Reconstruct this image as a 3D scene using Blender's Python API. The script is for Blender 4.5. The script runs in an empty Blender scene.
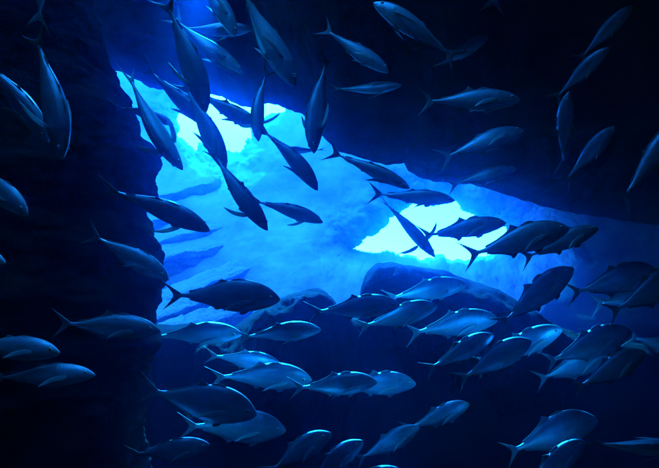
import bpy, bmesh, math, random
from mathutils import Vector, Matrix, noise

random.seed(7)
scene = bpy.context.scene
C = scene.collection

# ------------------------------------------------------------------ camera
PITCH = math.radians(4.0)
CAM = Vector((0.0, 0.0, 3.0))
W0, H0, FPX = 659.0, 468.0, 659.0 * 35.0 / 36.0      # photo size, focal length in its pixels
cd = bpy.data.cameras.new("camera")
cd.lens = 35.0; cd.sensor_width = 36.0; cd.sensor_fit = 'HORIZONTAL'
cd.clip_start = 0.05; cd.clip_end = 400.0
cam = bpy.data.objects.new("camera", cd); C.objects.link(cam)
cam.location = CAM
cam.rotation_euler = (math.radians(90) + PITCH, 0, 0)
scene.camera = cam

# ------------------------------------------------------------------ daylight
SUN_EL, SUN_AZ = math.radians(40), math.radians(-10.5)   # azimuth measured from +Y towards +X
w = bpy.data.worlds.new("World"); scene.world = w; w.use_nodes = True
nt = w.node_tree; nt.nodes.clear()
sky = nt.nodes.new('ShaderNodeTexSky'); sky.sky_type = 'NISHITA'; sky.sun_disc = False
sky.sun_elevation = SUN_EL; sky.sun_rotation = SUN_AZ
tint = nt.nodes.new('ShaderNodeMix'); tint.data_type = 'RGBA'; tint.blend_type = 'MULTIPLY'
tint.inputs['Factor'].default_value = 1.0
tint.inputs[7].default_value = (0.04, 0.60, 1.0, 1)      # daylight after metres of sea water
bg = nt.nodes.new('ShaderNodeBackground'); bg.inputs['Strength'].default_value = 0.15
wo = nt.nodes.new('ShaderNodeOutputWorld')
nt.links.new(sky.outputs[0], tint.inputs[6]); nt.links.new(tint.outputs[2], bg.inputs[0]); nt.links.new(bg.outputs[0], wo.inputs[0])

sl = bpy.data.lights.new("sun", 'SUN'); sl.energy = 3.0; sl.angle = math.radians(0.5)
sl.color = (0.005, 0.38, 1.0)                              # the sun as it arrives through the water
so = bpy.data.objects.new("sun", sl); C.objects.link(so)
sd = Vector((math.sin(SUN_AZ) * math.cos(SUN_EL), math.cos(SUN_AZ) * math.cos(SUN_EL), math.sin(SUN_EL)))
so.rotation_euler = sd.to_track_quat('Z', 'Y').to_euler()
so.location = (0, 0, 30)

vs = scene.view_settings
vs.view_transform = 'Standard'; vs.look = 'None'; vs.gamma = 1.0; vs.use_curve_mapping = False
vs.exposure = 4.8
scene.render.engine = 'CYCLES'
cy = scene.cycles
cy.use_denoising = True
cy.max_bounces = 6; cy.diffuse_bounces = 3; cy.glossy_bounces = 3; cy.volume_bounces = 2
cy.transmission_bounces = 2; cy.transparent_max_bounces = 4
cy.sample_clamp_indirect = 4.0

HAZE_DENSITY = 0.019

# ------------------------------------------------------------------ helpers
R_ = Vector((1, 0, 0)); F_ = Vector((0, math.cos(PITCH), math.sin(PITCH))); U_ = Vector((0, -math.sin(PITCH), math.cos(PITCH)))

def at(px, py, D):
    """the point seen at photo pixel (px, py), D metres deep along the view axis"""
    return CAM + F_ * D + R_ * ((px - W0 / 2) / FPX * D) + U_ * (-(py - H0 / 2) / FPX * D)

def link(name, me, parent=None):
    o = bpy.data.objects.new(name, me); C.objects.link(o)
    if parent: o.parent = parent
    return o

def mesh_from(name, verts, faces, m, smooth=True):
    me = bpy.data.meshes.new(name)
    me.from_pydata([tuple(v) for v in verts], [], faces)
    bm = bmesh.new(); bm.from_mesh(me)
    bmesh.ops.recalc_face_normals(bm, faces=bm.faces)
    bm.to_mesh(me); bm.free()
    me.materials.append(m)
    if smooth:
        for p in me.polygons: p.use_smooth = True
    return me

def tag(o, label=None, cat=None, group=None, kind=None):
    if label: o["label"] = label
    if cat: o["category"] = cat
    if group: o["group"] = group
    if kind: o["kind"] = kind
    return o

def interp(pts, x):
    if x <= pts[0][0]: return pts[0][1:]
    for a, b in zip(pts, pts[1:]):
        if x <= b[0]:
            t = (x - a[0]) / (b[0] - a[0])
            return tuple(p + (q - p) * t for p, q in zip(a[1:], b[1:]))
    return pts[-1][1:]

def fbm(p, oct=5, H=0.9):
    return noise.fractal(p, H, 2.1, oct)

# ------------------------------------------------------------------ materials
def new_mat(name):
    m = bpy.data.materials.new(name); m.use_nodes = True
    n = m.node_tree.nodes; n.clear()
    out = n.new('ShaderNodeOutputMaterial'); p = n.new('ShaderNodeBsdfPrincipled')
    m.node_tree.links.new(p.outputs[0], out.inputs[0])
    return m, m.node_tree, p

def rock_mat(name, c0, c1, scale=1.4, bump=0.5, lit_top=None, cells=0.35):
    m, t, p = new_mat(name); n = t.nodes; L = t.links
    geo = n.new('ShaderNodeNewGeometry')
    a = n.new('ShaderNodeTexNoise'); a.inputs['Scale'].default_value = scale; a.inputs['Detail'].default_value = 9; a.inputs['Roughness'].default_value = 0.65
    L.new(geo.outputs['Position'], a.inputs['Vector'])
    r = n.new('ShaderNodeValToRGB'); r.color_ramp.elements[0].position = 0.32; r.color_ramp.elements[1].position = 0.68
    r.color_ramp.elements[0].color = (*c0, 1); r.color_ramp.elements[1].color = (*c1, 1)
    L.new(a.outputs[0], r.inputs[0])
    col = r.outputs[0]
    v = n.new('ShaderNodeTexVoronoi'); v.inputs['Scale'].default_value = scale * 5
    L.new(geo.outputs['Position'], v.inputs['Vector'])
    b2 = n.new('ShaderNodeTexNoise'); b2.inputs['Scale'].default_value = scale * 7; b2.inputs['Detail'].default_value = 8; b2.inputs['Roughness'].default_value = 0.7
    L.new(geo.outputs['Position'], b2.inputs['Vector'])
    mx = n.new('ShaderNodeMath'); mx.operation = 'MULTIPLY_ADD'; mx.inputs[1].default_value = cells
    L.new(v.outputs[0], mx.inputs[0]); L.new(b2.outputs[0], mx.inputs[2])
    bp = n.new('ShaderNodeBump'); bp.inputs['Strength'].default_value = bump; bp.inputs['Distance'].default_value = 0.12
    L.new(mx.outputs[0], bp.inputs['Height']); L.new(bp.outputs[0], p.inputs['Normal'])
    if lit_top:                                     # lit ledge tops put into the colour, as patchy pale silt
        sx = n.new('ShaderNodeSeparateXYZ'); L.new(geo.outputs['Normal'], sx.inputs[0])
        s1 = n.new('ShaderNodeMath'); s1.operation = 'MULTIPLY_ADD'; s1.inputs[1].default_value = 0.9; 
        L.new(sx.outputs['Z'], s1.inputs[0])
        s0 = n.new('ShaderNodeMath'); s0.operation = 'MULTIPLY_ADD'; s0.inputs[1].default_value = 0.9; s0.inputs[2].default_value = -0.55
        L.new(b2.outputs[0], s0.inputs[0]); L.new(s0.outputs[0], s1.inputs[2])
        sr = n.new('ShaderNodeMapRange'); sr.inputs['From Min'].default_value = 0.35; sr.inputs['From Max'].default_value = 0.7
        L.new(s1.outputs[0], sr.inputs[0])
        mm = n.new('ShaderNodeMix'); mm.data_type = 'RGBA'; mm.inputs[7].default_value = (*lit_top, 1)
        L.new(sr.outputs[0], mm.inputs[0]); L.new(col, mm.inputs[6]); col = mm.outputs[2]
    L.new(col, p.inputs['Base Color'])
    p.inputs['Roughness'].default_value = 0.9
    p.inputs['Specular IOR Level'].default_value = 0.02
    return m

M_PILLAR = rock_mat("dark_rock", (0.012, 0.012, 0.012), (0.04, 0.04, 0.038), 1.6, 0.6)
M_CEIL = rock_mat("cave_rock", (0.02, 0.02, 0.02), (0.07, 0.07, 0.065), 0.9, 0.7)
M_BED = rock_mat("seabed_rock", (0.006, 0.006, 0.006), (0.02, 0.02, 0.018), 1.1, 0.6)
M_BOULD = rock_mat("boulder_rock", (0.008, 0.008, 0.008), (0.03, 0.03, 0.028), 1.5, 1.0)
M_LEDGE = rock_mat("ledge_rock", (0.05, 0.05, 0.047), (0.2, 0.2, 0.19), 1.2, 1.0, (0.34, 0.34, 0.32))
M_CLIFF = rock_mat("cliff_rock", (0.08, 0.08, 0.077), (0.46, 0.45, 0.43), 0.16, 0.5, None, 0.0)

def fish_mat():
    m, t, p = new_mat("silver_fish_skin"); n = t.nodes; L = t.links
    tc = n.new('ShaderNodeTexCoord'); sx = n.new('ShaderNodeSeparateXYZ'); L.new(tc.outputs['Object'], sx.inputs[0])
    no = n.new('ShaderNodeTexNoise'); no.inputs['Scale'].default_value = 14; no.inputs['Detail'].default_value = 5
    mp = n.new('ShaderNodeMapping'); mp.inputs['Scale'].default_value = (0.5, 1, 1.6); L.new(tc.outputs['Object'], mp.inputs[0]); L.new(mp.outputs[0], no.inputs['Vector'])
    z = n.new('ShaderNodeMath'); z.operation = 'MULTIPLY_ADD'; z.inputs[1].default_value = 0.09; L.new(no.outputs[0], z.inputs[0]); L.new(sx.outputs['Z'], z.inputs[2])
    r = n.new('ShaderNodeValToRGB'); e = r.color_ramp.elements
    mr = n.new('ShaderNodeMapRange'); mr.inputs['From Min'].default_value = -0.10; mr.inputs['From Max'].default_value = 0.19; L.new(z.outputs[0], mr.inputs[0])
    e[0].position = 0.0; e[0].color = (0.60, 0.88, 0.95, 1)
    e[1].position = 1.0; e[1].color = (0.10, 0.20, 0.28, 1)
    k = e.new(0.45); k.color = (0.50, 0.80, 0.90, 1)
    k = e.new(0.66); k.color = (0.30, 0.52, 0.64, 1)
    L.new(mr.outputs[0], r.inputs[0])
    # straight keeled line of scutes along the rear half of the flank
    ln = n.new('ShaderNodeMath'); ln.operation = 'ABSOLUTE'; L.new(sx.outputs['Z'], ln.inputs[0])
    lr = n.new('ShaderNodeMapRange'); lr.inputs['From Min'].default_value = 0.009; lr.inputs['From Max'].default_value = 0.004; L.new(ln.outputs[0], lr.inputs[0])
    lx = n.new('ShaderNodeMapRange'); lx.inputs['From Min'].default_value = 0.42; lx.inputs['From Max'].default_value = 0.5; L.new(sx.outputs['X'], lx.inputs[0])
    lm = n.new('ShaderNodeMath'); lm.operation = 'MULTIPLY'; L.new(lr.outputs[0], lm.inputs[0]); L.new(lx.outputs[0], lm.inputs[1])
    mm = n.new('ShaderNodeMix'); mm.data_type = 'RGBA'; mm.inputs[7].default_value = (0.75, 0.77, 0.75, 1)
    L.new(lm.outputs[0], mm.inputs[0]); L.new(r.outputs[0], mm.inputs[6])
    # each fish a little darker or paler, with blotches
    oi = n.new('ShaderNodeObjectInfo'); vr = n.new('ShaderNodeMapRange'); vr.inputs['To Min'].default_value = 0.78; vr.inputs['To Max'].default_value = 1.0
    L.new(oi.outputs['Random'], vr.inputs[0])
    bl = n.new('ShaderNodeTexNoise'); bl.inputs['Scale'].default_value = 7; bl.inputs['Detail'].default_value = 4; L.new(tc.outputs['Object'], bl.inputs['Vector'])
    br = n.new('ShaderNodeMapRange'); br.inputs['From Min'].default_value = 0.35; br.inputs['From Max'].default_value = 0.65; br.inputs['To Min'].default_value = 0.72; br.inputs['To Max'].default_value = 1.0
    L.new(bl.outputs[0], br.inputs[0])
    v1 = n.new('ShaderNodeMath'); v1.operation = 'MULTIPLY'; L.new(vr.outputs[0], v1.inputs[0]); L.new(br.outputs[0], v1.inputs[1])
    # the dark seam behind the gill cover
    gx = n.new('ShaderNodeMath'); gx.operation = 'MULTIPLY'; L.new(sx.outputs['Z'], gx.inputs[0]); L.new(sx.outputs['Z'], gx.inputs[1])
    g2 = n.new('ShaderNodeMath'); g2.operation = 'MULTIPLY_ADD'; g2.inputs[1].default_value = 4.0; L.new(gx.outputs[0], g2.inputs[0]); L.new(sx.outputs['X'], g2.inputs[2])
    g3 = n.new('ShaderNodeMath'); g3.operation = 'SUBTRACT'; g3.inputs[1].default_value = 0.213; L.new(g2.outputs[0], g3.inputs[0])
    g4 = n.new('ShaderNodeMath'); g4.operation = 'ABSOLUTE'; L.new(g3.outputs[0], g4.inputs[0])
    g5 = n.new('ShaderNodeMapRange'); g5.inputs['From Min'].default_value = 0.0; g5.inputs['From Max'].default_value = 0.008; g5.inputs['To Min'].default_value = 0.72; g5.inputs['To Max'].default_value = 1.0
    L.new(g4.outputs[0], g5.inputs[0])
    v2 = n.new('ShaderNodeMath'); v2.operation = 'MULTIPLY'; L.new(v1.outputs[0], v2.inputs[0]); L.new(g5.outputs[0], v2.inputs[1])
    cm = n.new('ShaderNodeVectorMath'); cm.operation = 'SCALE'; L.new(mm.outputs[2], cm.inputs[0]); L.new(v2.outputs[0], cm.inputs['Scale'])
    L.new(cm.outputs[0], p.inputs['Base Color'])
    sc = n.new('ShaderNodeTexVoronoi'); sc.inputs['Scale'].default_value = 120
    L.new(tc.outputs['Object'], sc.inputs['Vector'])
    hs = n.new('ShaderNodeMath'); hs.operation = 'MULTIPLY_ADD'; hs.inputs[1].default_value = 0.5
    L.new(sc.outputs[0], hs.inputs[0]); L.new(no.outputs[0], hs.inputs[2])
    bp = n.new('ShaderNodeBump'); bp.inputs['Strength'].default_value = 0.22; bp.inputs['Distance'].default_value = 0.012
    L.new(hs.outputs[0], bp.inputs['Height']); L.new(bp.outputs[0], p.inputs['Normal'])
    rr = n.new('ShaderNodeMapRange'); rr.inputs['To Min'].default_value = 0.3; rr.inputs['To Max'].default_value = 0.55; L.new(no.outputs[0], rr.inputs[0])
    L.new(rr.outputs[0], p.inputs['Roughness'])
    p.inputs['Metallic'].default_value = 0.55
    return m

def fin_mat():
    m, t, p = new_mat("fish_fin"); n = t.nodes; L = t.links
    tc = n.new('ShaderNodeTexCoord')
    wv = n.new('ShaderNodeTexWave'); wv.inputs['Scale'].default_value = 22; wv.inputs['Distortion'].default_value = 1.5
    L.new(tc.outputs['Object'], wv.inputs['Vector'])
    r = n.new('ShaderNodeValToRGB'); r.color_ramp.elements[0].color = (0.16, 0.18, 0.19, 1); r.color_ramp.elements[1].color = (0.22, 0.25, 0.26, 1)
    L.new(wv.outputs[0], r.inputs[0]); L.new(r.outputs[0], p.inputs['Base Color'])
    bp = n.new('ShaderNodeBump'); bp.inputs['Strength'].default_value = 0.3; bp.inputs['Distance'].default_value = 0.01
    L.new(wv.outputs[0], bp.inputs['Height']); L.new(bp.outputs[0], p.inputs['Normal'])
    p.inputs['Roughness'].default_value = 0.45
    return m

def plain(name, col, rough, metal=0.0):
    m, t, p = new_mat(name)
    n = t.nodes.new('ShaderNodeTexNoise'); n.inputs['Scale'].default_value = 30
    r = t.nodes.new('ShaderNodeValToRGB')
    r.color_ramp.elements[0].color = (*[c * .8 for c in col], 1); r.color_ramp.elements[1].color = (*col, 1)
    t.links.new(n.outputs[0], r.inputs[0]); t.links.new(r.outputs[0], p.inputs['Base Color'])
    p.inputs['Roughness'].default_value = rough; p.inputs['Metallic'].default_value = metal
    return m
M_FISH = fish_mat(); M_FIN = fin_mat()
M_PEC = plain("pale_fin", (0.5, 0.52, 0.52), 0.4)
M_IRIS = plain("fish_iris", (0.8, 0.8, 0.72), 0.25); M_PUPIL = plain("fish_pupil", (0.01, 0.01, 0.012), 0.1)

# ------------------------------------------------------------------ water haze
def build_haze():
    bm = bmesh.new(); bmesh.ops.create_cube(bm, size=1.0)
    me = bpy.data.meshes.new("haze"); 
    lo, hi = Vector((-75, -12, -3.5)), Vector((75, 75, 17.5))
    for v in bm.verts:
        v.co = Vector([lo[i] + (v.co[i] + .5) * (hi[i] - lo[i]) for i in range(3)])
    bm.to_mesh(me); bm.free()
    m = bpy.data.materials.new("water_haze"); m.use_nodes = True
    n = m.node_tree.nodes; n.clear()
    out = n.new('ShaderNodeOutputMaterial'); pv = n.new('ShaderNodeVolumePrincipled')
    pv.inputs['Color'].default_value = (0.01, 0.25, 0.95, 1)
    pv.inputs['Density'].default_value = HAZE_DENSITY
    pv.inputs['Anisotropy'].default_value = 0.96
    m.node_tree.links.new(pv.outputs[0], out.inputs['Volume'])
    try: m.cycles.homogeneous_volume = True
    except Exception: pass
    me.materials.append(m)
    tag(link("haze", me), kind="stuff")

# ------------------------------------------------------------------ setting: seabed
def smooth(a, b, x):
    t = max(0.0, min(1.0, (x - a) / (b - a))); return t * t * (3 - 2 * t)

def bed_z(x, y):
    ridge = 2.15 + 0.25 * math.sin(x * 0.5 + 1) - 0.02 * abs(x)
    ridge += 0.15 * (1 - smooth(-2.6, -1.2, x))
    up = smooth(8.6, 10.7, y)
    down = 1 - 0.85 * smooth(10.8, 12.6, y)
    z = -1.6 + (ridge + 1.6) * up * down
    z += 0.22 * fbm(Vector((x * 0.45, y * 0.45, 3.1)), 6) * (0.5 + up)
    return z

def build_seabed():
    xs = [-70, -45, -30, -22] + [-17 + i * 0.3 for i in range(114)] + [22, 30, 45, 70]
    ys = [-11, -6, -3] + [-1 + i * 0.3 for i in range(92)] + [30, 36, 45, 58, 70]
    V = [Vector((x, y, bed_z(x, y))) for y in ys for x in xs]
    nx = len(xs)
    F = [(j * nx + i, j * nx + i + 1, (j + 1) * nx + i + 1, (j + 1) * nx + i) for j in range(len(ys) - 1) for i in range(nx - 1)]
    o = link("seabed", mesh_from("seabed", V, F, M_BED)); tag(o, kind="structure")
build_seabed()

# ------------------------------------------------------------------ setting: cave ceiling with the ragged lip
LIP = [(-260, 40, 14), (-80, 50, 14), (60, 60, 14), (105, 68, 14), (122, 72, 14), (135, 79, 14), (150, 88, 14), (168, 90, 14), (185, 93, 14), (205, 93, 14),
       (222, 97, 13.4), (240, 106, 12.4), (252, 108, 11.6), (268, 103, 11), (285, 108, 10.4), (302, 114, 10), (314, 126, 10), (324, 138, 10), (339, 152, 10), (352, 155, 10),
       (373, 162, 10), (388, 165, 10), (400, 164, 10), (404, 163, 10), (408, 171, 10), (418, 177, 10), (436, 182, 10), (450, 183, 10), (471, 184, 10),
       (488, 189, 10.2), (519, 199, 10.6), (542, 206, 11), (562, 211, 11.5), (600, 217, 12), (660, 226, 12), (760, 236, 12), (920, 250, 12)]

FILL_HOLE = (-0.6, 4.6, 1.5, 1.7)
def build_ceiling():
    V = []; F = []
    ss = []
    for a, b in zip(LIP, LIP[1:]):
        k = max(1, int((b[0] - a[0]) / 3))
        for i in range(k):
            t = i / k; ss.append(tuple(p + (q - p) * t for p, q in zip(a, b)))
    ss.append(LIP[-1])
    NT = 34
    rows = []
    for (px, py, D) in ss:
        py += 1.3 * noise.noise(Vector((px * 0.11, 2, 2))) + 0.8 * noise.noise(Vector((px * 0.31, 5, 2)))
        lip = at(px, py, D)
        row = []
        # back face, rising away from the opening
        deep = 1 + 3.5 * smooth(500, 640, px)
        sun_slot = smooth(190, 222, px) * (1 - smooth(246, 316, px))                # 1 where the ceiling is thinned out of view to let a sunbeam in
        for h, dy in ((9.0, 2.6), (5.0, 1.8), (2.2, 1.0), (0.8, 0.45), (0.25, 0.16)):
            row.append(Vector((lip.x * (1 + 0.02 * h), lip.y + dy * deep, lip.z + h * (1 - 0.62 * sun_slot))))
        row.append(lip.copy())
        # underside, climbing over the camera
        for j in range(1, NT + 1):
            t = j / NT * (1 - 0.72 * sun_slot)
            y = lip.y + (0.6 - lip.y) * t
            zt = 7.9
            z = lip.z + (zt - lip.z) * (1 - (1 - t) ** (1.55 + 2.2 * sun_slot))
            x = lip.x * (1 + 0.15 * t)
            p = Vector((x, y, z))
            a = smooth(0.0, 0.14, t)
            q = Vector((p.x * 0.38, p.y * 0.75, p.z * 0.6))
            d = 0.42 * fbm(q, 6) + 0.35 * (abs(noise.noise(q * 1.7 + Vector((5, 2, 8)))) - 0.2)
            p += Vector((0.0, -0.45, -0.8)) * d * a
            row.append(p)
        # the top over the camera, closed back to the rear
        e = row[-1]
        row.append(Vector((e.x, 0.2, 9.4)).lerp(e + Vector((0, 0.1, 0.35)), sun_slot)); row.append(Vector((e.x, 0.9, 9.9)).lerp(e + Vector((0, 1.2, 1.0)), sun_slot))
        rows.append(row)
    n = len(rows[0])
    for r in rows: V += r
    for i in range(len(rows) - 1):
        for j in range(n):
            k = (j + 1) % n
            F.append((i * n + j, (i + 1) * n + j, (i + 1) * n + k, i * n + k))
    F.append(tuple(range(n))); F.append(tuple((len(rows) - 1) * n + j for j in range(n)))
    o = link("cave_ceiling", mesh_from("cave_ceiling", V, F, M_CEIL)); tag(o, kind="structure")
    # unseen hole cut through the ceiling, added to light the lower fish
    bm = bmesh.new(); bmesh.ops.create_cone(bm, cap_ends=True, segments=40, radius1=1, radius2=1.25, depth=9)
    for v in bm.verts:
        a = math.atan2(v.co.y, v.co.x); k = 1 + 0.15 * math.sin(3 * a + 1) + 0.1 * math.sin(5 * a)
        v.co = Vector((FILL_HOLE[0] + v.co.x * FILL_HOLE[2] * k, FILL_HOLE[1] + v.co.y * FILL_HOLE[3] * k, 9.5 + v.co.z))
    me = bpy.data.meshes.new("cut"); bm.to_mesh(me); bm.free()
    c = link("cut", me); md = o.modifiers.new("fill_hole", 'BOOLEAN'); md.operation = 'DIFFERENCE'; md.object = c; md.solver = 'EXACT'
    new = bpy.data.meshes.new_from_object(o.evaluated_get(bpy.context.evaluated_depsgraph_get()))
    o.modifiers.clear(); o.data = new
    bpy.data.objects.remove(c); bpy.data.meshes.remove(me)
    # unseen ribs of rock, added to keep light off some fish and haze
    def rib(A, B, zmid, hh, th):
        V = []; F = []; NA = 24; NS = 60
        ax = (Vector((*B, 0)) - Vector((*A, 0))).normalized(); sd_ = Vector((-ax.y, ax.x, 0))
        for i in range(NS + 1):
            t = i / NS
            for j in range(NA):
                a = 2 * math.pi * j / NA
                p = Vector((A[0] + (B[0] - A[0]) * t, A[1] + (B[1] - A[1]) * t, zmid + hh * math.copysign(abs(math.sin(a)) ** 0.6, math.sin(a)))) + sd_ * (th * math.cos(a))
                d = 0.25 * fbm(Vector((p.x * .7, p.y * .7, p.z * .7)), 5)
                V.append(p + (sd_ * math.cos(a) + Vector((0, 0, math.sin(a)))) * d)
        for i in range(NS):
            for j in range(NA):
                k = (j + 1) % NA
                F.append((i * NA + j, (i + 1) * NA + j, (i + 1) * NA + k, i * NA + k))
        F.append(tuple(range(NA))); F.append(tuple(NS * NA + j for j in range(NA)))
        o = link("shade_rib", mesh_from("shade_rib", V, F, M_CEIL)); tag(o, kind="structure")
    rib((-6.0, 6.1), (-0.4, 6.1), 9.5, 3.0, 0.55)
    rib((1.25, 2.0), (1.5, 7.4), 7.7, 1.5, 0.35)
build_ceiling()

# ------------------------------------------------------------------ setting: the cave walls behind and beside the camera
def build_walls():
    V = []; F = []; path = [(-13, 10.5), (-13.5, 7), (-13.5, 2), (-12.5, -4), (-8, -8.5), (0, -9.5), (8, -8.5), (12.5, -4), (13, 2), (12.5, 8), (12.0, 13), (12.5, 19), (14, 26), (17.5, 33), (22, 42)]
    pts = []
    for a, b in zip(path, path[1:]):
        for k in range(10):
            t = k / 10; pts.append((a[0] + (b[0] - a[0]) * t, a[1] + (b[1] - a[1]) * t))
    pts.append(path[-1])
    NZ = 40; n = 2 * (NZ + 1)
    for (x, y) in pts:
        c = Vector((x, y - 2, 0)); c.normalize()
        for j in range(NZ + 1):
            z = -2.5 + 17 * j / NZ
            q = Vector((x * .3, y * .3, z * .4)); V.append(Vector((x, y, z)) + c * (0.8 * fbm(q, 5) - 0.9 * (z / 14) ** 2))
        for j in range(NZ, -1, -1):
            z = -2.5 + 17 * j / NZ
            V.append(Vector((x, y, z)) + c * 2.0)
    for i in range(len(pts) - 1):
        for j in range(n):
            k = (j + 1) % n
            F.append((i * n + j, (i + 1) * n + j, (i + 1) * n + k, i * n + k))
    F.append(tuple(range(n))); F.append(tuple((len(pts) - 1) * n + j for j in range(n)))
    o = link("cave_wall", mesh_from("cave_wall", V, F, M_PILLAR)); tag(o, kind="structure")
build_walls()

def build_roof():
    # slab over the camera; its ragged, unseen shaft is added to let fill light in
    V = []; F = []; st = 0.5
    nx, ny = 57, 22
    for j in range(ny):
        for i in range(nx):
            x, y = -14 + i * st, -10 + j * st
            V.append(Vector((x, y, 10.6 + 0.5 * fbm(Vector((x * .35, y * .35, 7)), 5))))
    for j in range(ny - 1):
        for i in range(nx - 1):
            x, y = -14 + (i + .5) * st, -10 + (j + .5) * st
            r = math.hypot((x - FILL_SHAFT[0]) / FILL_SHAFT[2], (y - FILL_SHAFT[1]) / FILL_SHAFT[3]) + 0.25 * noise.noise(Vector((x, y, 2)))
            if r < 1: continue
            F.append((j * nx + i, j * nx + i + 1, (j + 1) * nx + i + 1, (j + 1) * nx + i))
    o = link("cave_roof", mesh_from("cave_roof", V, F, M_PILLAR)); tag(o, kind="structure")
    m = o.modifiers.new("thickness", 'SOLIDIFY'); m.thickness = 1.2; m.offset = 1
FILL_SHAFT = (0.8, -2.0, 1.6, 1.4)
build_roof()

# ------------------------------------------------------------------ setting: unseen slab, added to shade the far cliff on one side
def build_shade_slab():
    V = []; F = []; nx, ny = 50, 50
    for j in range(ny):
        for i in range(nx):
            y = 10.5 + 36 * j / (ny - 1)
            x0 = 0.225 * y + 1.2 * noise.noise(Vector((y * .25, 3, 3)))
            x = x0 + (38 - x0) * (i / (nx - 1)) ** 1.5
            V.append(Vector((x, y, 3.9 + 0.125 * y + 0.3 * fbm(Vector((x * .3, y * .3, 1)), 5) + 1.6 * (1 - smooth(0, .22, i / nx)))))
    F = [(j * nx + i, j * nx + i + 1, (j + 1) * nx + i + 1, (j + 1) * nx + i) for j in range(ny - 1) for i in range(nx - 1)]
    o = link("shade_slab", mesh_from("shade_slab", V, F, M_CEIL)); tag(o, kind="structure")
    m = o.modifiers.new("thickness", 'SOLIDIFY'); m.thickness = 1.5; m.offset = 1
build_shade_slab()

# ------------------------------------------------------------------ rock pillar at the side of the opening
def build_pillar():
    D = 7.6
    edge = [(-120, 40), (-40, 62), (0, 78), (20, 88), (45, 100), (62, 105), (80, 109), (92, 113), (108, 122), (120, 130), (140, 144), (155, 152), (172, 151), (190, 148),
            (200, 140), (207, 133), (216, 136), (228, 144), (245, 150), (265, 152), (285, 156), (300, 153), (312, 147), (330, 146), (345, 152), (370, 140), (400, 146), (430, 138), (520, 150)]
    V = []; F = []; NA = 150; rows = []
    py = -150.0
    while py <= 520:
        px = interp([(a, b) for a, b in edge], py)[0]
        e = at(px, py, D)
        rx, ry = 3.3, 1.9
        row = []
        for i in range(NA):
            a = 2 * math.pi * i / NA
            d = Vector((math.cos(a), math.sin(a), 0))
            p = Vector((e.x - rx + rx * d.x, e.y + 0.2 + ry * d.y, e.z))
            q = Vector((p.x * .8, p.y * .8, p.z * 1.1))
            s = 0.5 if d.x > 0.9 else 1.0
            p += d * (0.16 * fbm(q, 6) * s + 0.08 * fbm(q * 3.1, 4, 0.7) + 0.03 * noise.noise(q * 11))
            row.append(p)
        rows.append(row); py += 2.5
    for r in rows: V += r
    for i in range(len(rows) - 1):
        for j in range(NA):
            k = (j + 1) % NA
            F.append((i * NA + j, i * NA + k, (i + 1) * NA + k, (i + 1) * NA + j))
    F.append(tuple(range(NA))); F.append(tuple((len(rows) - 1) * NA + j for j in range(NA)))
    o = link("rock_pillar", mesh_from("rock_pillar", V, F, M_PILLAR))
    tag(o, "huge black rock pillar beside the bright cave opening, with a bulge above a notch", "rock")
build_pillar()

# ------------------------------------------------------------------ boulders
def boulder(name, outline, D, depth, base_z, m, label, seed):
    """a rock whose skyline follows outline (photo pixels at depth D); rounded front and back"""
    V = []; F = []; NR = 30; rows = []
    x0, x1 = outline[0][0], outline[-1][0]
    N = 90
    for i in range(N + 1):
        px = x0 + (x1 - x0) * i / N
        py = interp(outline, px)[0]
        top = at(px, py, D)
        e = math.sqrt(max(0.02, 1 - abs(2 * i / N - 1) ** 2.5))
        row = []
        for j in range(NR + 1):
            a = math.pi * j / NR
            c, s = math.cos(a), math.sin(a)
            hz = s ** 0.2 if s > 0 else 0
            p = Vector((top.x, top.y + depth * e * c, base_z + (top.z - base_z) * hz))
            q = p * 0.9 + Vector((seed, seed * 2, 0))
            k = min(1.0, abs(c) * 1.6)
            dn = 0.34 * fbm(q, 6, 0.7) * k + 0.06 * fbm(q * 3.5, 4, 0.6)
            p += Vector((0.1, c, 0.5 * s)) * dn
            row.append(p)
        rows.append(row)
    n = NR + 1
    for r in rows: V += r
    for i in range(N):
        for j in range(NR):
            F.append((i * n + j, i * n + j + 1, (i + 1) * n + j + 1, (i + 1) * n + j))
        F.append((i * n + NR, i * n, (i + 1) * n, (i + 1) * n + NR))
    F.append(tuple(range(n))); F.append(tuple(N * n + j for j in range(n)))
    o = link(name, mesh_from(name, V, F, m)); tag(o, label, "rock")

boulder("boulder", [(352, 330), (359, 303), (362, 281), (368, 270), (377, 263), (392, 261), (415, 266), (440, 271), (462, 277), (482, 284), (500, 291), (522, 305), (545, 319), (560, 327), (583, 336), (600, 346), (630, 372)],
        10.8, 0.9, 0.4, M_BOULD, "big dark domed boulder standing before the white patch of light", 3.3)
boulder("boulder", [(196, 352), (225, 332), (238, 324), (255, 313), (272, 303), (288, 296), (305, 293), (320, 294), (330, 298), (338, 308), (348, 318), (362, 336)],
        10.3, 0.8, 0.6, M_BOULD, "low boulder with a sloping top, beside the big domed boulder", 8.1)

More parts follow.
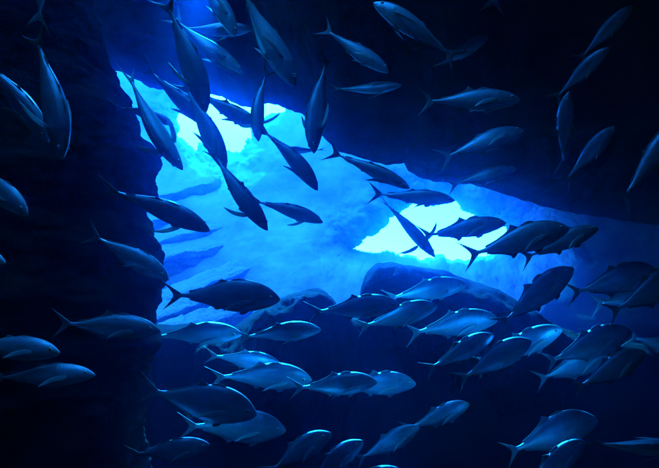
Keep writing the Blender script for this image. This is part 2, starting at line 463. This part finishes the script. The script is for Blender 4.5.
# ------------------------------------------------------------------ tilted ledges at the foot of the far cliff
def ledge(a, b, D0, face, back, seed, label):
    """a slab receding into the cliff: its lit top edge runs from photo pixel a (D0 metres proud of the cliff) to b (in the cliff)"""
    D1 = 40 - (b[1] - 50) / 18 + 0.5
    D0 = 40 - (a[1] - 50) / 18 - D0
    V = []; F = []; N = 110; rows = []
    P0, P1 = at(*a, D0), at(*b, D1)
    for i in range(N + 1):
        t = i / N
        p = P0.lerp(P1, t)
        D = D0 + (D1 - D0) * t
        fh = face / FPX * D; tb = back / FPX * D
        jag = 0.16 * noise.noise(Vector((t * 6, seed, 0))) + 0.05 * noise.noise(Vector((t * 15, seed, 4)))
        prof = [(0.6, -fh * 2.2), (0.25, -fh * 1.3), (0.06, -fh * 0.75), (0.0, -fh * 0.4), (0.02, -fh * 0.12), (0.06, 0.0),
                (0.3, tb * 0.22), (0.65, tb * 0.46), (1.0, tb * 0.72), (1.4, tb), (1.6, tb - 0.1), (1.8, -fh * 0.5), (1.7, -fh * 2.2)]
        row = []
        fine = []
        for u, v in zip(prof, prof[1:]):
            fine += [(u[0] + (v[0] - u[0]) * f / 5, u[1] + (v[1] - u[1]) * f / 5) for f in range(5)]
        fine.append(prof[-1])
        for k, (dy, dz) in enumerate(fine):
            e1 = smooth(0.78, 1.0, t)
            q = Vector((p.x, p.y + dy + 1.5 * e1, p.z + (dz * (1 - 0.5 * e1) if dz > -fh else dz) - 1.6 * fh * e1 ** 1.5))
            c = Vector((q.x * 1.3, q.y * 0.9 + seed, q.z * 1.8))
            d = 0.15 * fbm(c, 6, 0.7) + 0.10 * noise.noise(Vector((q.x * 0.5, seed, q.z * 4.0 - q.x * 0.6))) + 0.07 * abs(noise.noise(c * 3.2))
            row.append(q + Vector((0.3 * d, d + jag, d * 0.8 + 0.25 * jag)))
        rows.append(row)
    n = len(rows[0])
    for r in rows: V += r
    for i in range(N):
        for j in range(n):
            k = (j + 1) % n
            F.append((i * n + j, i * n + k, (i + 1) * n + k, (i + 1) * n + j))
    F.append(tuple(range(n))); F.append(tuple(N * n + j for j in range(n)))
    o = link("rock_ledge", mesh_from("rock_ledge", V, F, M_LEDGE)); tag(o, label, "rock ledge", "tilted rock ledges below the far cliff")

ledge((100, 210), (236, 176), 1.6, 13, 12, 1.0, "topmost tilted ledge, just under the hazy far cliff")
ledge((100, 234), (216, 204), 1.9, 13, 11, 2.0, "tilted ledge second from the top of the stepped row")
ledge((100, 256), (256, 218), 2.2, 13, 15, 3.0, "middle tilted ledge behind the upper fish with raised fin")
ledge((100, 270), (250, 241), 2.6, 28, 16, 4.0, "tall-faced tilted ledge in the middle, with a bright lit top")
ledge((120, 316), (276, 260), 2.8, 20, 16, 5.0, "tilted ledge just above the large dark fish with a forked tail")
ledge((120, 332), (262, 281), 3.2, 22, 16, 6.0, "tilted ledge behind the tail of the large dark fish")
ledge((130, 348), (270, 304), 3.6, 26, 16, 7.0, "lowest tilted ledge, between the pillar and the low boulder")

# ------------------------------------------------------------------ far cliff with two ragged openings to the daylight
HOLES = [
    [(176, 118), (184, 108), (200, 96), (220, 88), (245, 84), (275, 92), (286, 112), (270, 120), (252, 126), (248, 142), (242, 152), (232, 155), (214, 150), (205, 140), (196, 150), (186, 146), (180, 134)],
    [(352, 247), (364, 239), (378, 232), (388, 224), (395, 214), (404, 204), (418, 200), (436, 205), (452, 203), (464, 212), (476, 222), (492, 222), (512, 230), (522, 240), (505, 250), (488, 256), (470, 258), (452, 262), (440, 254), (425, 262), (408, 258), (392, 254), (372, 253)],
]
def inside(poly, x, y):
    c = False; j = len(poly) - 1
    for i in range(len(poly)):
        if (poly[i][1] > y) != (poly[j][1] > y) and x < (poly[j][0] - poly[i][0]) * (y - poly[i][1]) / (poly[j][1] - poly[i][1]) + poly[i][0]:
            c = not c
        j = i
    return c

def seg_dist(a, b, x, y):
    dx, dy = b[0] - a[0], b[1] - a[1]
    t = max(0.0, min(1.0, ((x - a[0]) * dx + (y - a[1]) * dy) / (dx * dx + dy * dy)))
    return math.hypot(x - a[0] - t * dx, y - a[1] - t * dy)

def build_cliff():
    st = 1.0
    nx, ny = 990, 306
    V = []; F = []
    def pos(i, j):
        px, py = -180 + i * st, 50 + j * st
        flare = 0.0                                     # the rock curls outwards round each opening
        if 90 < px < 345 and py < 235 or 290 < px < 620 and 120 < py < 340:
            ww = Vector((px * .05, py * .05, 1.0))
            X = px + 6 * fbm(ww, 4); Y = py + 6 * fbm(ww + Vector((30, 7, 2)), 4)
            dd = 0.0 if any(inside(h, X, Y) for h in HOLES) else min(seg_dist(h[k - 1], h[k], X, Y) for h in HOLES for k in range(len(h)))
            flare = max(0.0, 6.0 * math.exp(-dd / 15.0) - 0.15)
        p = at(px, py, 40 - (py - 50) / 18 + flare)
        q = Vector((p.x * .22, p.z * .3, 4.4))
        d = 0.9 * noise.noise(q * 0.5) + 0.10 * fbm(q * 2.0, 6, 0.5)
        return p + Vector((0.12 * noise.noise(q * 4), d, 0.12 * noise.noise(q * 4 + Vector((9, 9, 9)))))
    for j in range(ny):
        for i in range(nx): V.append(pos(i, j))
    for j in range(ny - 1):
        for i in range(nx - 1):
            cx, cy_ = -180 + (i + .5) * st, 50 + (j + .5) * st
            wv = Vector((cx * .05, cy_ * .05, 1.0))
            ox = 6 * fbm(wv, 4); oy = 6 * fbm(wv + Vector((30, 7, 2)), 4)
            ox += 1.2 * noise.noise(wv * 6); oy += 1.2 * noise.noise(wv * 6 + Vector((4, 4, 4)))
            X, Y = cx + ox, cy_ + oy
            if 140 < X < 320 and 50 < Y < 190 or 320 < X < 560 and 170 < Y < 290:
                h = HOLES[0] if X < 320 else HOLES[1]
                if inside(h, X, Y): continue
            F.append((j * nx + i, j * nx + i + 1, (j + 1) * nx + i + 1, (j + 1) * nx + i))
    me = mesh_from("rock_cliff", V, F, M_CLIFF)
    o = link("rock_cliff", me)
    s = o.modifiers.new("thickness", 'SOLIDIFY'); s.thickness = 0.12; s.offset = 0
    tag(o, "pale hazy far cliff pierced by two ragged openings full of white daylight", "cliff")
build_cliff()

# ------------------------------------------------------------------ dark buttress closing the far end on one side
def build_buttress():
    V = []; F = []; NA = 90; NZ = 70
    edge = [(120, 572), (200, 588), (225, 600), (245, 590), (262, 596), (280, 578), (300, 566), (320, 556), (360, 580), (460, 560)]
    for k in range(NZ + 1):
        py = 120 + 340 * k / NZ
        e = at(interp(edge, py)[0], py, 21.0)
        for i in range(NA):
            a = 2 * math.pi * i / NA
            d = Vector((math.cos(a), math.sin(a), 0))
            p = Vector((e.x + 6.5 + 6.5 * d.x, 22 + 4.5 * d.y, e.z))
            q = p * 0.35
            V.append(p + d * (0.5 * fbm(q, 6, 0.8)))
    for k in range(NZ):
        for i in range(NA):
            j = (i + 1) % NA
            F.append((k * NA + i, k * NA + j, (k + 1) * NA + j, (k + 1) * NA + i))
    F.append(tuple(range(NA))); F.append(tuple(NZ * NA + i for i in range(NA)))
    o = link("rock_buttress", mesh_from("rock_buttress", V, F, M_PILLAR))
    tag(o, "dark rounded rock buttress in the hazy distance behind the trio of dark tails", "rock")
build_buttress()

# ------------------------------------------------------------------ the fish
PROF = [  # x, top, bottom, half width   (body length incl. tail = 1, nose at 0)
    (0.000, -0.004, -0.020, 0.004), (0.012, 0.014, -0.034, 0.014), (0.035, 0.036, -0.050, 0.024), (0.07, 0.064, -0.066, 0.037), (0.11, 0.088, -0.080, 0.049),
    (0.16, 0.108, -0.094, 0.060), (0.22, 0.124, -0.108, 0.069), (0.29, 0.133, -0.119, 0.074), (0.37, 0.132, -0.122, 0.074), (0.45, 0.121, -0.114, 0.069),
    (0.53, 0.100, -0.096, 0.059), (0.61, 0.074, -0.072, 0.046), (0.68, 0.050, -0.049, 0.033), (0.74, 0.031, -0.031, 0.023), (0.79, 0.020, -0.020, 0.017),
    (0.83, 0.017, -0.017, 0.011), (0.865, 0.020, -0.020, 0.006)]

def cr(x):
    P = PROF
    for i in range(len(P) - 1):
        if x <= P[i + 1][0]: break
    a, b, c, d = P[max(0, i - 1)], P[i], P[i + 1], P[min(len(P) - 1, i + 2)]
    t = (x - b[0]) / (c[0] - b[0])
    return [0.5 * (2 * b[k] + (c[k] - a[k]) * t + (2 * a[k] - 5 * b[k] + 4 * c[k] - d[k]) * t * t + (3 * b[k] - a[k] - 3 * c[k] + d[k]) * t ** 3) for k in (1, 2, 3)]

def body_geo(slim):
    V = []; F = []; NA = 22
    xs = [0.865 * (i / 44) ** 1.25 for i in range(45)]
    for x in xs:
        t, b, hw = cr(x)
        t *= slim; b *= slim
        zc, hz = (t + b) / 2, (t - b) / 2
        g = 1.0 + (0.035 * smooth(0.15, 0.205, x) if x < 0.21 else 0.0)     # gill cover stands proud, then steps in
        for i in range(NA):
            a = 2 * math.pi * i / NA
            c, s = math.cos(a), math.sin(a)
            yy = hw * g * math.copysign(abs(c) ** 0.92, c); zz = zc + hz * math.copysign(abs(s) ** 1.02, s)
            if 0.004 < x < 0.06 and -0.5 < s < -0.1: yy *= 0.86               # mouth cleft
            V.append(Vector((x, yy, zz)))
    for i in range(len(xs) - 1):
        for j in range(NA):
            k = (j + 1) % NA
            F.append((i * NA + j, i * NA + k, (i + 1) * NA + k, (i + 1) * NA + j))
    F.append(tuple(range(NA))); F.append(tuple((len(xs) - 1) * NA + j for j in range(NA)))
    return V, F

def fin_geo(root, tip, n=16, th=0.004, place=None):
    """a fin between a root curve and an outer curve (lists of (x,z)), thick at the root and thin at the edge"""
    def samp(c, t):
        s = t * (len(c) - 1); i = min(int(s), len(c) - 2); f = s - i
        return Vector(c[i]).lerp(Vector(c[i + 1]), f)
    V = []; F = []; K = 5
    for side in (1, -1):
        for i in range(n + 1):
            t = i / n
            r, e = samp(root, t), samp(tip, t)
            for k in range(K):
                p = r.lerp(e, k / (K - 1))
                V.append(Vector((p.x, side * th * (1 - 0.85 * k / (K - 1)), p.y)))
    off = (n + 1) * K
    for s in (0, 1):
        for i in range(n):
            for k in range(K - 1):
                f = [s * off + i * K + k, s * off + (i + 1) * K + k, s * off + (i + 1) * K + k + 1, s * off + i * K + k + 1]
                F.append(tuple(f if s == 0 else f[::-1]))
    for i in range(n):
        F.append((i * K + K - 1, (i + 1) * K + K - 1, off + (i + 1) * K + K - 1, off + i * K + K - 1))
        F.append((i * K, off + i * K, off + (i + 1) * K, (i + 1) * K))
    for i in (0, n):
        for k in range(K - 1):
            F.append((i * K + k, i * K + k + 1, off + i * K + k + 1, off + i * K + k))
    if place: V = [place(v) for v in V]
    return V, F

def ball_geo(c, r, ny=0.5):
    bm = bmesh.new(); bmesh.ops.create_uvsphere(bm, u_segments=12, v_segments=8, radius=r)
    V = [Vector((v.co.x, v.co.y * ny, v.co.z)) + c for v in bm.verts]
    bm.verts.index_update(); F = [tuple(v.index for v in f.verts) for f in bm.faces]; bm.free()
    return V, F

def bender(k):
    """swimming bend: the trunk curves sideways behind the head; nose stays at 0, tail end stays at x = 1"""
    S = 200
    pts = []; x = y = 0.0
    th = []
    for i in range(S + 1):
        s = i / S * 1.05
        a = k * (s - 0.30) if s > 0.30 else 0.35 * k * (s - 0.30)
        th.append(a); pts.append((x, y))
        x += math.cos(a) * 1.05 / S; y += math.sin(a) * 1.05 / S
    i1 = int(S / 1.05)
    ang = math.atan2(pts[i1][1], pts[i1][0]); L = math.hypot(*pts[i1])
    ca, sa = math.cos(-ang), math.sin(-ang)
    def f(v):
        s = max(0.0, min(S - 1.0, v.x / 1.05 * S)); i = int(s); u = s - i
        cx = pts[i][0] + (pts[i + 1][0] - pts[i][0]) * u; cy2 = pts[i][1] + (pts[i + 1][1] - pts[i][1]) * u
        a = th[i] + (th[i + 1] - th[i]) * u
        ex = v.x - s / S * 1.05
        X = cx - math.sin(a) * v.y + math.cos(a) * ex; Y = cy2 + math.cos(a) * v.y + math.sin(a) * ex
        return Vector(((X * ca - Y * sa) / L, (X * sa + Y * ca) / L, v.z))
    return f

CACHE = {}
def fish_meshes(bend, pec, erect, slim):
    key = (bend, pec, erect, slim)
    if key in CACHE: return CACHE[key]
    B = bender(bend); parts = []
    def add(name, geo, m):
        V, F = geo
        parts.append((name, mesh_from(name, [B(v) for v in V], F, m)))
    add("fish", body_geo(slim), M_FISH)
    h = 0.6 if erect else 0.25
    top = lambda x: cr(x)[0] * slim - 0.006
    bot = lambda x: cr(x)[1] * slim + 0.006
    rx = [0.43 + 0.33 * i / 10 for i in range(11)]
    add("dorsal_fin", fin_geo([(x, top(x)) for x in rx],
        [(0.47 + 0.02 * 0, top(0.43) + 0.045 * h), (0.505, top(0.45) + 0.085 * h), (0.515, top(0.48) + 0.055 * h), (0.53, top(0.5) + 0.035 * h), (0.57, top(0.56) + 0.026 * h),
         (0.62, top(0.61) + 0.022 * h), (0.67, top(0.66) + 0.02 * h), (0.72, top(0.71) + 0.018), (0.78, top(0.75) + 0.014)], 24), M_FIN)
    add("spiny_dorsal_fin", fin_geo([(x, top(x)) for x in (0.28, 0.31, 0.34, 0.37, 0.40)],
        [(0.30, top(0.28) + 0.010 + 0.01 * h), (0.335, top(0.31) + 0.010 + 0.025 * h), (0.365, top(0.34) + 0.010 + 0.02 * h), (0.39, top(0.37) + 0.009 + 0.012 * h), (0.42, top(0.40) + 0.008)], 12), M_FIN)
    add("anal_fin", fin_geo([(x, bot(x)) for x in rx[2:]],
        [(0.53, bot(0.49) - 0.05 * h), (0.56, bot(0.51) - 0.075 * h), (0.565, bot(0.54) - 0.045 * h), (0.6, bot(0.58) - 0.028 * h), (0.66, bot(0.64) - 0.022 * h), (0.72, bot(0.70) - 0.018), (0.78, bot(0.75) - 0.014)], 20), M_FIN)
    add("tail_fin", fin_geo([(0.84, 0.016), (0.855, 0.008), (0.86, 0.0), (0.855, -0.008), (0.84, -0.016)],
        [(1.02, 0.150), (0.985, 0.112), (0.945, 0.062), (0.918, 0.022), (0.912, 0.0), (0.918, -0.022), (0.945, -0.062), (0.985, -0.112), (1.02, -0.150)], 28, 0.005), M_FIN)
    spread = {0: 9, 1: 55, 2: 82}[pec]
    for sd_ in (1, -1):
        a = math.radians(spread if pec != 1 or sd_ == 1 else 25); dn = math.radians(5 if pec == 0 else 8)
        y0 = cr(0.235)[2] * 1.0 + 0.003
        def place(v, sd_=sd_, a=a, dn=dn, y0=y0):
            # v.x along the fin, v.z across it
            x, z, y = v.x, v.z, v.y
            X = x * math.cos(a); Y = x * math.sin(a) + y * math.cos(a); Z = z - x * math.sin(dn)
            if pec:                                  # held out: the blade lies flat, leading edge forward
                X = x * math.cos(a) - z * math.sin(a); Y = x * math.sin(a) + z * math.cos(a); Z = y - x * math.sin(dn) + 0.5 * x * x
            return Vector((0.235 + X, sd_ * (y0 + Y), -0.018 + Z))
        add("pectoral_fin", fin_geo([(0.0, 0.017), (-0.004, 0.0), (0.0, -0.017)],
            [(0.045, 0.026), (0.11, 0.020), (0.17, 0.002), (0.22, -0.030), (0.245, -0.052), (0.20, -0.036), (0.14, -0.026), (0.08, -0.024), (0.03, -0.022)], 20, 0.004, place), M_PEC)
        def place2(v, sd_=sd_):
            return Vector((0.265 + v.x, sd_ * (0.022 + v.y + 0.25 * max(0, -v.z)), bot(0.28) + v.z))
        add("pelvic_fin", fin_geo([(0.0, 0.004), (0.04, 0.002)], [(0.03, -0.016 - 0.012 * h), (0.07, -0.022 - 0.02 * h), (0.085, -0.01)], 8, 0.003, place2), M_FIN)
        add("eye", ball_geo(Vector((0.078, sd_ * (cr(0.078)[2] * 0.86), 0.018)), 0.020), M_IRIS)
        add("pupil", ball_geo(Vector((0.078, sd_ * (cr(0.078)[2] * 0.86 + 0.0052), 0.018)), 0.0115), M_PUPIL)
    CACHE[key] = parts
    return parts

GROUP = "silver fish schooling in the cave"
L0 = 0.78
def fish(label, nose, tail, roll=0, turn=0, bend=0.0, pec=0, erect=1, flip=1, size=1.0, slim=0.86):
    """nose and tail end in photo pixels; turn > 0 brings the head towards the camera; roll 90 shows the back, -90 the belly"""
    t = math.radians(turn)
    px = math.hypot(nose[0] - tail[0], nose[1] - tail[1])
    L = L0 * size
    D = FPX * L * math.cos(t) / px
    Pn = at(*nose, D - L * math.sin(t) / 2); Pt = at(*tail, D + L * math.sin(t) / 2)
    Fv = Pn - Pt; s = Fv.length; Fv.normalize()
    v = CAM - (Pn + Pt) / 2; v -= Fv * v.dot(Fv); v.normalize()
    u = v.cross(Fv).normalized() * flip
    r = math.radians(roll)
    d = u * math.cos(r) + v * math.sin(r)
    X = -Fv; Z = d.normalized(); Y = Z.cross(X)
    mw = Matrix(((X.x, Y.x, Z.x, Pn.x), (X.y, Y.y, Z.y, Pn.y), (X.z, Y.z, Z.z, Pn.z), (0, 0, 0, 1))) @ Matrix.Scale(s, 4)
    parts = fish_meshes(bend, pec, erect, slim)
    root = link("fish", parts[0][1]); root.matrix_world = mw
    tag(root, label, "fish", GROUP)
    last = None
    for nm, me in parts[1:]:
        if nm == "pupil":
            link(nm, me, last)
        else:
            last = link(nm, me, root)
    return root

FISH = [
 # --- in front of the black pillar
 ("dim fish diving before the black pillar, one pectoral fin spread wide", (63, 159), (33, 28), 55, 8, 0.25, 1, 0, 1, 1.0),
 ("faint fish slanting down beside the diving fish on the pillar", (49, 142), (-26, 50), 50, 0, 0, 0, 0, 1, 1.0),
 ("faint fish rising out of the frame above the pillar's diving fish", (44, -78), (38, 30), 40, 0, 0, 0, 0, 1, 1.0),
 ("mottled fish head entering the frame halfway down the black pillar", (28, 214), (-48, 158), 25, 10, 0, 0, 0, 1, 1.0),
 ("tip of a fish snout at the frame edge, below the mottled head", (6, 262), (-84, 240), 0, 10, 0, 0, 0, 1, 1.0),
 ("large dim fish with a blunt head, upper of two at the pillar's foot", (60, 352), (-50, 344), 5, 0, 0, 0, 0, 1, 1.0),
 ("slim dim fish with a pale snout, lower of two at the pillar's foot", (95, 374), (-14, 378), 5, 0, 0, 0, 0, 1, 1.0),
 ("fish with bright back and white pectoral fin at the pillar's foot, nosing right", (160, 330), (53, 323), 18, 0, 0.15, 0, 1, 1, 1.0),
 ("fish with a bright back line slanting down across the pillar's edge", (169, 279), (86, 232), 25, 5, 0.2, 0, 1, 1, 0.95),
 ("dark fish with a raised pectoral fin, tail over the black pillar", (210, 230), (100, 187), 50, 0, 0.2, 1, 0, 1, 1.0),
 # --- silhouettes, upper middle
 ("dark fish diving along the pillar's edge with a pale fin held out", (182, 170), (126, 68), 68, 0, 0.0, 1, 0, -1, 1.0),
 ("small blue fish half hidden behind the diver at the pillar's edge", (173, 124), (112, 106), 60, 10, 0, 0, 0, 1, 0.9),
 ("thin pale blue fish diving behind the big upright fish at the ceiling's lip", (213, 128), (143, 64), 55, 0, 0, 0, 0, 1, 1.25),
 ("big dark fish diving head down from the top, with both edges rimmed blue", (207, 112), (163, -6), 35, 0, 0.2, 1, 0, 1, 1.0),
 ("dark fish diving in front of the white opening, below the big upright fish", (226, 170), (180, 78), 48, 0, 0.2, 0, 0, 1, 1.0),
 ("dark fish diving into the blue, its head lowest of the diving chain", (268, 230), (210, 145), 50, 0, 0, 1, 1, 1, 0.97),
 ("dark fish lying across the white opening, head behind the curved bright fish", (262, 127), (192, 88), 40, 10, 0, 0, 1, 1, 0.98),
 ("curved fish with a bright rimmed edge, hanging head down at the ceiling's lip", (258, 141), (270, 66), 55, 15, -0.7, 2, 0, -1, 0.85),
 ("dark fish slanting down below the curved bright fish", (318, 190), (256, 126), 52, 0, 0.55, 0, 0, 1, 0.95),
 ("stout fish hanging head down with a silver flank and a bright rim", (313, 153), (330, 50), 38, 6, -0.55, 1, 0, -1, 1.0),
 ("dark level fish with a thin raised fin, behind the lowest diving head", (323, 222), (248, 200), 45, 0, 0.0, 1, 0, 1, 1.0),
 ("tiny thin fish level behind the stout hanging fish", (278, 149), (326, 149), 75, 0, 0, 0, 0, -1, 0.8, 0.6),
 ("dark fish below the ceiling's lip, thin tail up, nosing down to the right", (410, 188), (326, 150), 30, 0, 0.2, 0, 0, 1, 1.0, 0.66),
 ("dark level fish with a forked tail just under the slanting dark fish", (455, 200), (368, 193), 15, 0, 0, 0, 0, 1, 1.0, 0.66),
 ("blue fish diving over the white patch with both pectoral fins spread", (435, 257), (380, 198), 80, 10, 0.15, 2, 0, 1, 1.1),
 ("dark stout fish with a forked tail crossing the middle of the white patch", (506, 222), (418, 237), 0, 0, 0, 0, 1, 1, 1.02, 0.9),
 ("front fish of the overlapping pair at the white patch's right end", (569, 227), (462, 257), 5, 0, 0.1, 0, 1, 1, 1.0, 0.95),
 ("rear fish of the overlapping pair, only its head and lower tail showing", (598, 227), (519, 260), 5, 0, 0, 0, 1, 1, 0.86),
 ("large striped-looking fish climbing steeply over the domed boulder's shoulder", (573, 267), (497, 328), 5, 5, 0, 0, 1, 1, 0.98),
 # --- right hand trio and pairs
 ("upper fish of the trio with dark tails entering at the frame's right", (656, 269), (566, 294), 0, 0, 0, 0, 1, 1, 1.0),
 ("middle fish of the trio, mostly hidden, its small tail showing between two", (676, 287), (591, 305), 0, 0, 0, 0, 0, 1, 1.1),
 ("lower fish of the trio with the largest dark forked tail", (694, 268), (605, 315), 5, 0, 0, 0, 1, 1, 0.95),
 ("broad fish climbing in front of the rock ridge, uppermost of its trio", (632, 330), (543, 364), 8, 0, 0, 0, 1, 1, 1.15, 1.0),
 ("fish wedged beneath the broad climbing fish, forked tail drooping", (612, 350), (534, 381), 0, 0, 0, 0, 1, 1, 1.2),
 ("dark fish in front, lowest of the ridge trio, with two fins below", (645, 351), (571, 390), 5, 0, 0, 0, 1, 1, 0.75),
 ("dim fish leaving at the frame edge beyond the ridge trio", (700, 352), (626, 336), 0, 0, 0, 0, 0, 1, 1.0),
 ("big fish with a pale flank line and forked tail near the bottom corner", (597, 418), (504, 455), 4, 0, 0, 0, 1, 1, 1.15, 1.1),
 ("steep fish cut by the bottom edge under the big pale-lined fish", (584, 440), (518, 492), 15, 0, 0, 0, 1, 1, 0.9),
 ("barely visible level fish in the dark bottom corner", (690, 446), (586, 441), 60, 0, 0, 0, 0, 1, 0.62),
 # --- under the ceiling
 ("fish facing up and out, bright belly edge, at the top of the ceiling", (374, 2), (460, 62), -30, 0, 0.2, 1, 0, -1, 1.0),
 ("fish with a lit lower edge slanting down across the dark ceiling", (389, 72), (321, 26), -25, 0, 0.2, 0, 0, 1, 1.0),
 ("thin level fish showing as one pale line below the slanting ceiling fish", (402, 85), (330, 88), -70, 0, 0, 0, 0, 1, 1.0),
 ("dim level fish with a forked tail across the middle of the ceiling", (520, 99), (419, 101), -15, 0, 0, 0, 1, 1, 1.1),
 ("dim fish pointing up, lower than the level forked-tail ceiling fish", (524, 130), (438, 160), -20, 0, 0, 0, 0, 1, 1.1),
 ("dim fish with its dark tail crossing the ceiling's lip", (516, 168), (446, 187), -30, 0, 0, 0, 0, 1, 1.0),
 ("dim fish pointing up behind the tail of the top ceiling fish", (488, 36), (424, 71), -20, 0, 0, 0, 0, 1, 1.1),
 ("fish tail hanging in from the top edge over the dark ceiling", (508, -84), (492, 14), 20, 0, 0, 0, 0, 1, 1.0),
 ("topmost of the column of dim fish climbing the dark right ceiling", (632, 5), (577, 62), 15, 25, 0, 0, 0, 1, 0.95),
 ("second climbing fish of the dim column, tail just above the bright head", (609, 47), (552, 102), 15, 25, 0, 0, 0, 1, 0.95),
 ("upright fish with the brightest head and edge of the dim column", (568, 92), (564, 172), 30, 20, 0.4, 0, 0, 1, 0.9),
 ("tilted fish with a dappled back beside the upright bright-edged fish", (614, 126), (562, 184), 20, 20, 0, 0, 0, 1, 0.95),
 ("fish curving out at the frame edge, tail hanging over the ceiling's lip", (692, 112), (618, 206), 25, 0, 0.35, 0, 0, 1, 1.15),
 ("faint fish at the frame edge beside the topmost climbing fish", (705, 50), (638, 63), 0, 0, 0, 0, 0, 1, 1.1),
 ("fish with one bright edge dropping in from the top, left of the long rim", (236, 36), (196, -46), -35, 0, 0.3, 0, 0, 1, 1.0),
 ("long fish dropping across the ceiling, bright curved rim on its lower side", (296, 86), (238, -22), -30, 0, 0.45, 0, 0, 1, 1.0),
 ("blue fish behind the big upright diver, bright curved lower edge", (243, 74), (170, 14), -35, 0, 0.35, 0, 0, 1, 1.05),
 ("faint level fish with a pale belly line behind the big upright diver", (252, 29), (176, 27), -50, 0, 0.3, 0, 0, 1, 1.1),
 # --- the lower school
 ("large dark fish with a forked tail, above the lower school at the ledges", (280, 298), (163, 295), 8, 0, 0.1, 0, 0, 1, 1.0, 0.82),
 ("fish with a bright arched back under the large dark fork-tailed fish", (242, 333), (145, 338), 28, 0, 0.2, 0, 1, 1, 1.2),
 ("fish with a raised fin and bright back, under the arched-back fish", (283, 366), (205, 355), 25, 0, 0.1, 0, 1, 1, 1.05),
 ("slender fish with a gleaming back, in front of the low boulder", (321, 329), (237, 338), 35, 0, 0.1, 0, 1, 1, 0.95),
 ("fish with a forked tail and pale pectoral fin between the two boulders", (400, 304), (307, 313), 15, 0, 0.1, 0, 1, 1, 1.0),
 ("climbing fish overlapping the nose of the one between the boulders", (437, 305), (356, 328), 15, 0, 0, 0, 1, 1, 0.95),
 ("fish with a bright back line highest on the face of the domed boulder", (467, 284), (384, 300), 15, 0, 0, 0, 1, 1, 1.0),
 ("fish with a drooping forked tail at the middle of the boulder's face", (498, 318), (406, 335), 10, 0, 0, 0, 1, 1, 1.15),
 ("climbing fish under the one with the drooping tail, blue rimmed back", (493, 334), (424, 371), 12, 0, 0, 0, 1, 1, 0.9),
 ("long climbing fish, nearer of two overlapping at the boulder's foot", (531, 340), (456, 382), 10, 0, 0, 0, 1, 1, 0.98),
 ("climbing fish whose head pokes out past the nearer long one", (562, 328), (476, 367), 12, 0, 0, 0, 1, 1, 1.2),
 ("large fish with a smooth arched back and pectoral fin, left of the pale-backed pair", (257, 413), (140, 388), 10, 0, 0, 0, 1, 1, 1.28, 1.05),
 ("brightest fish of the lower school, pale gleam along its back", (312, 379), (208, 378), 25, 0, 0, 0, 1, 1, 1.3),
 ("fish directly below the large arched-back fish, tail raised", (286, 429), (180, 426), 15, 0, 0.1, 0, 1, 1, 1.25, 0.95),
 ("dark fish with a blue crescent head, lowest in the bottom corner by the pillar", (210, 444), (126, 454), 18, 0, 0, 0, 1, 1, 0.9),
 ("silver fish with a pale face and a fin hanging down, centre of the lower school", (377, 381), (290, 388), 12, 0, 0, 0, 1, 1, 1.02),
 ("fish half hidden behind the pale-faced silver fish, head pointing right", (416, 383), (332, 388), 8, 0, 0, 0, 1, 1, 1.1),
 ("fish back showing above the pale-faced pair", (411, 367), (346, 375), 20, 0, 0, 0, 1, 1, 1.1),
 ("climbing fish with a pale fin along its flank, first of the bottom row", (330, 432), (266, 474), 10, 15, 0, 0, 1, 1, 0.9),
 ("steep fish with a curved back, second of the bottom row, cut by the edge", (362, 440), (306, 486), 15, 15, 0.2, 0, 1, 1, 0.86),
 ("climbing fish with a forked tail, third of the bottom row", (419, 426), (354, 461), 10, 0, 0, 0, 1, 1, 0.92),
 ("dim climbing fish, last and highest of the bottom row", (469, 403), (402, 430), 10, 0, 0, 0, 1, 1, 0.92),
 ("fish back just breaking the bottom edge below the bottom row", (404, 471), (330, 484), 20, 0, 0, 0, 0, 1, 0.85),
]
rv = random.Random(11)
for a in FISH:
    lower = a[1][1] > 262 and a[1][0] > 180
    a = list(a) + [1.0, 0.86][len(a) - 9:] if len(a) < 11 else list(a)
    if lower: a[3] += 17; a[9] *= 1.36; a[10] *= 1.34
    if a[5] == 0: a[5] = rv.choice((-0.3, -0.12, 0.12, 0.3))
    a[10] *= rv.choice((0.94, 1.0, 1.06))                       # the lower school swims farther off and its fish are larger
    fish(*a)

build_haze()
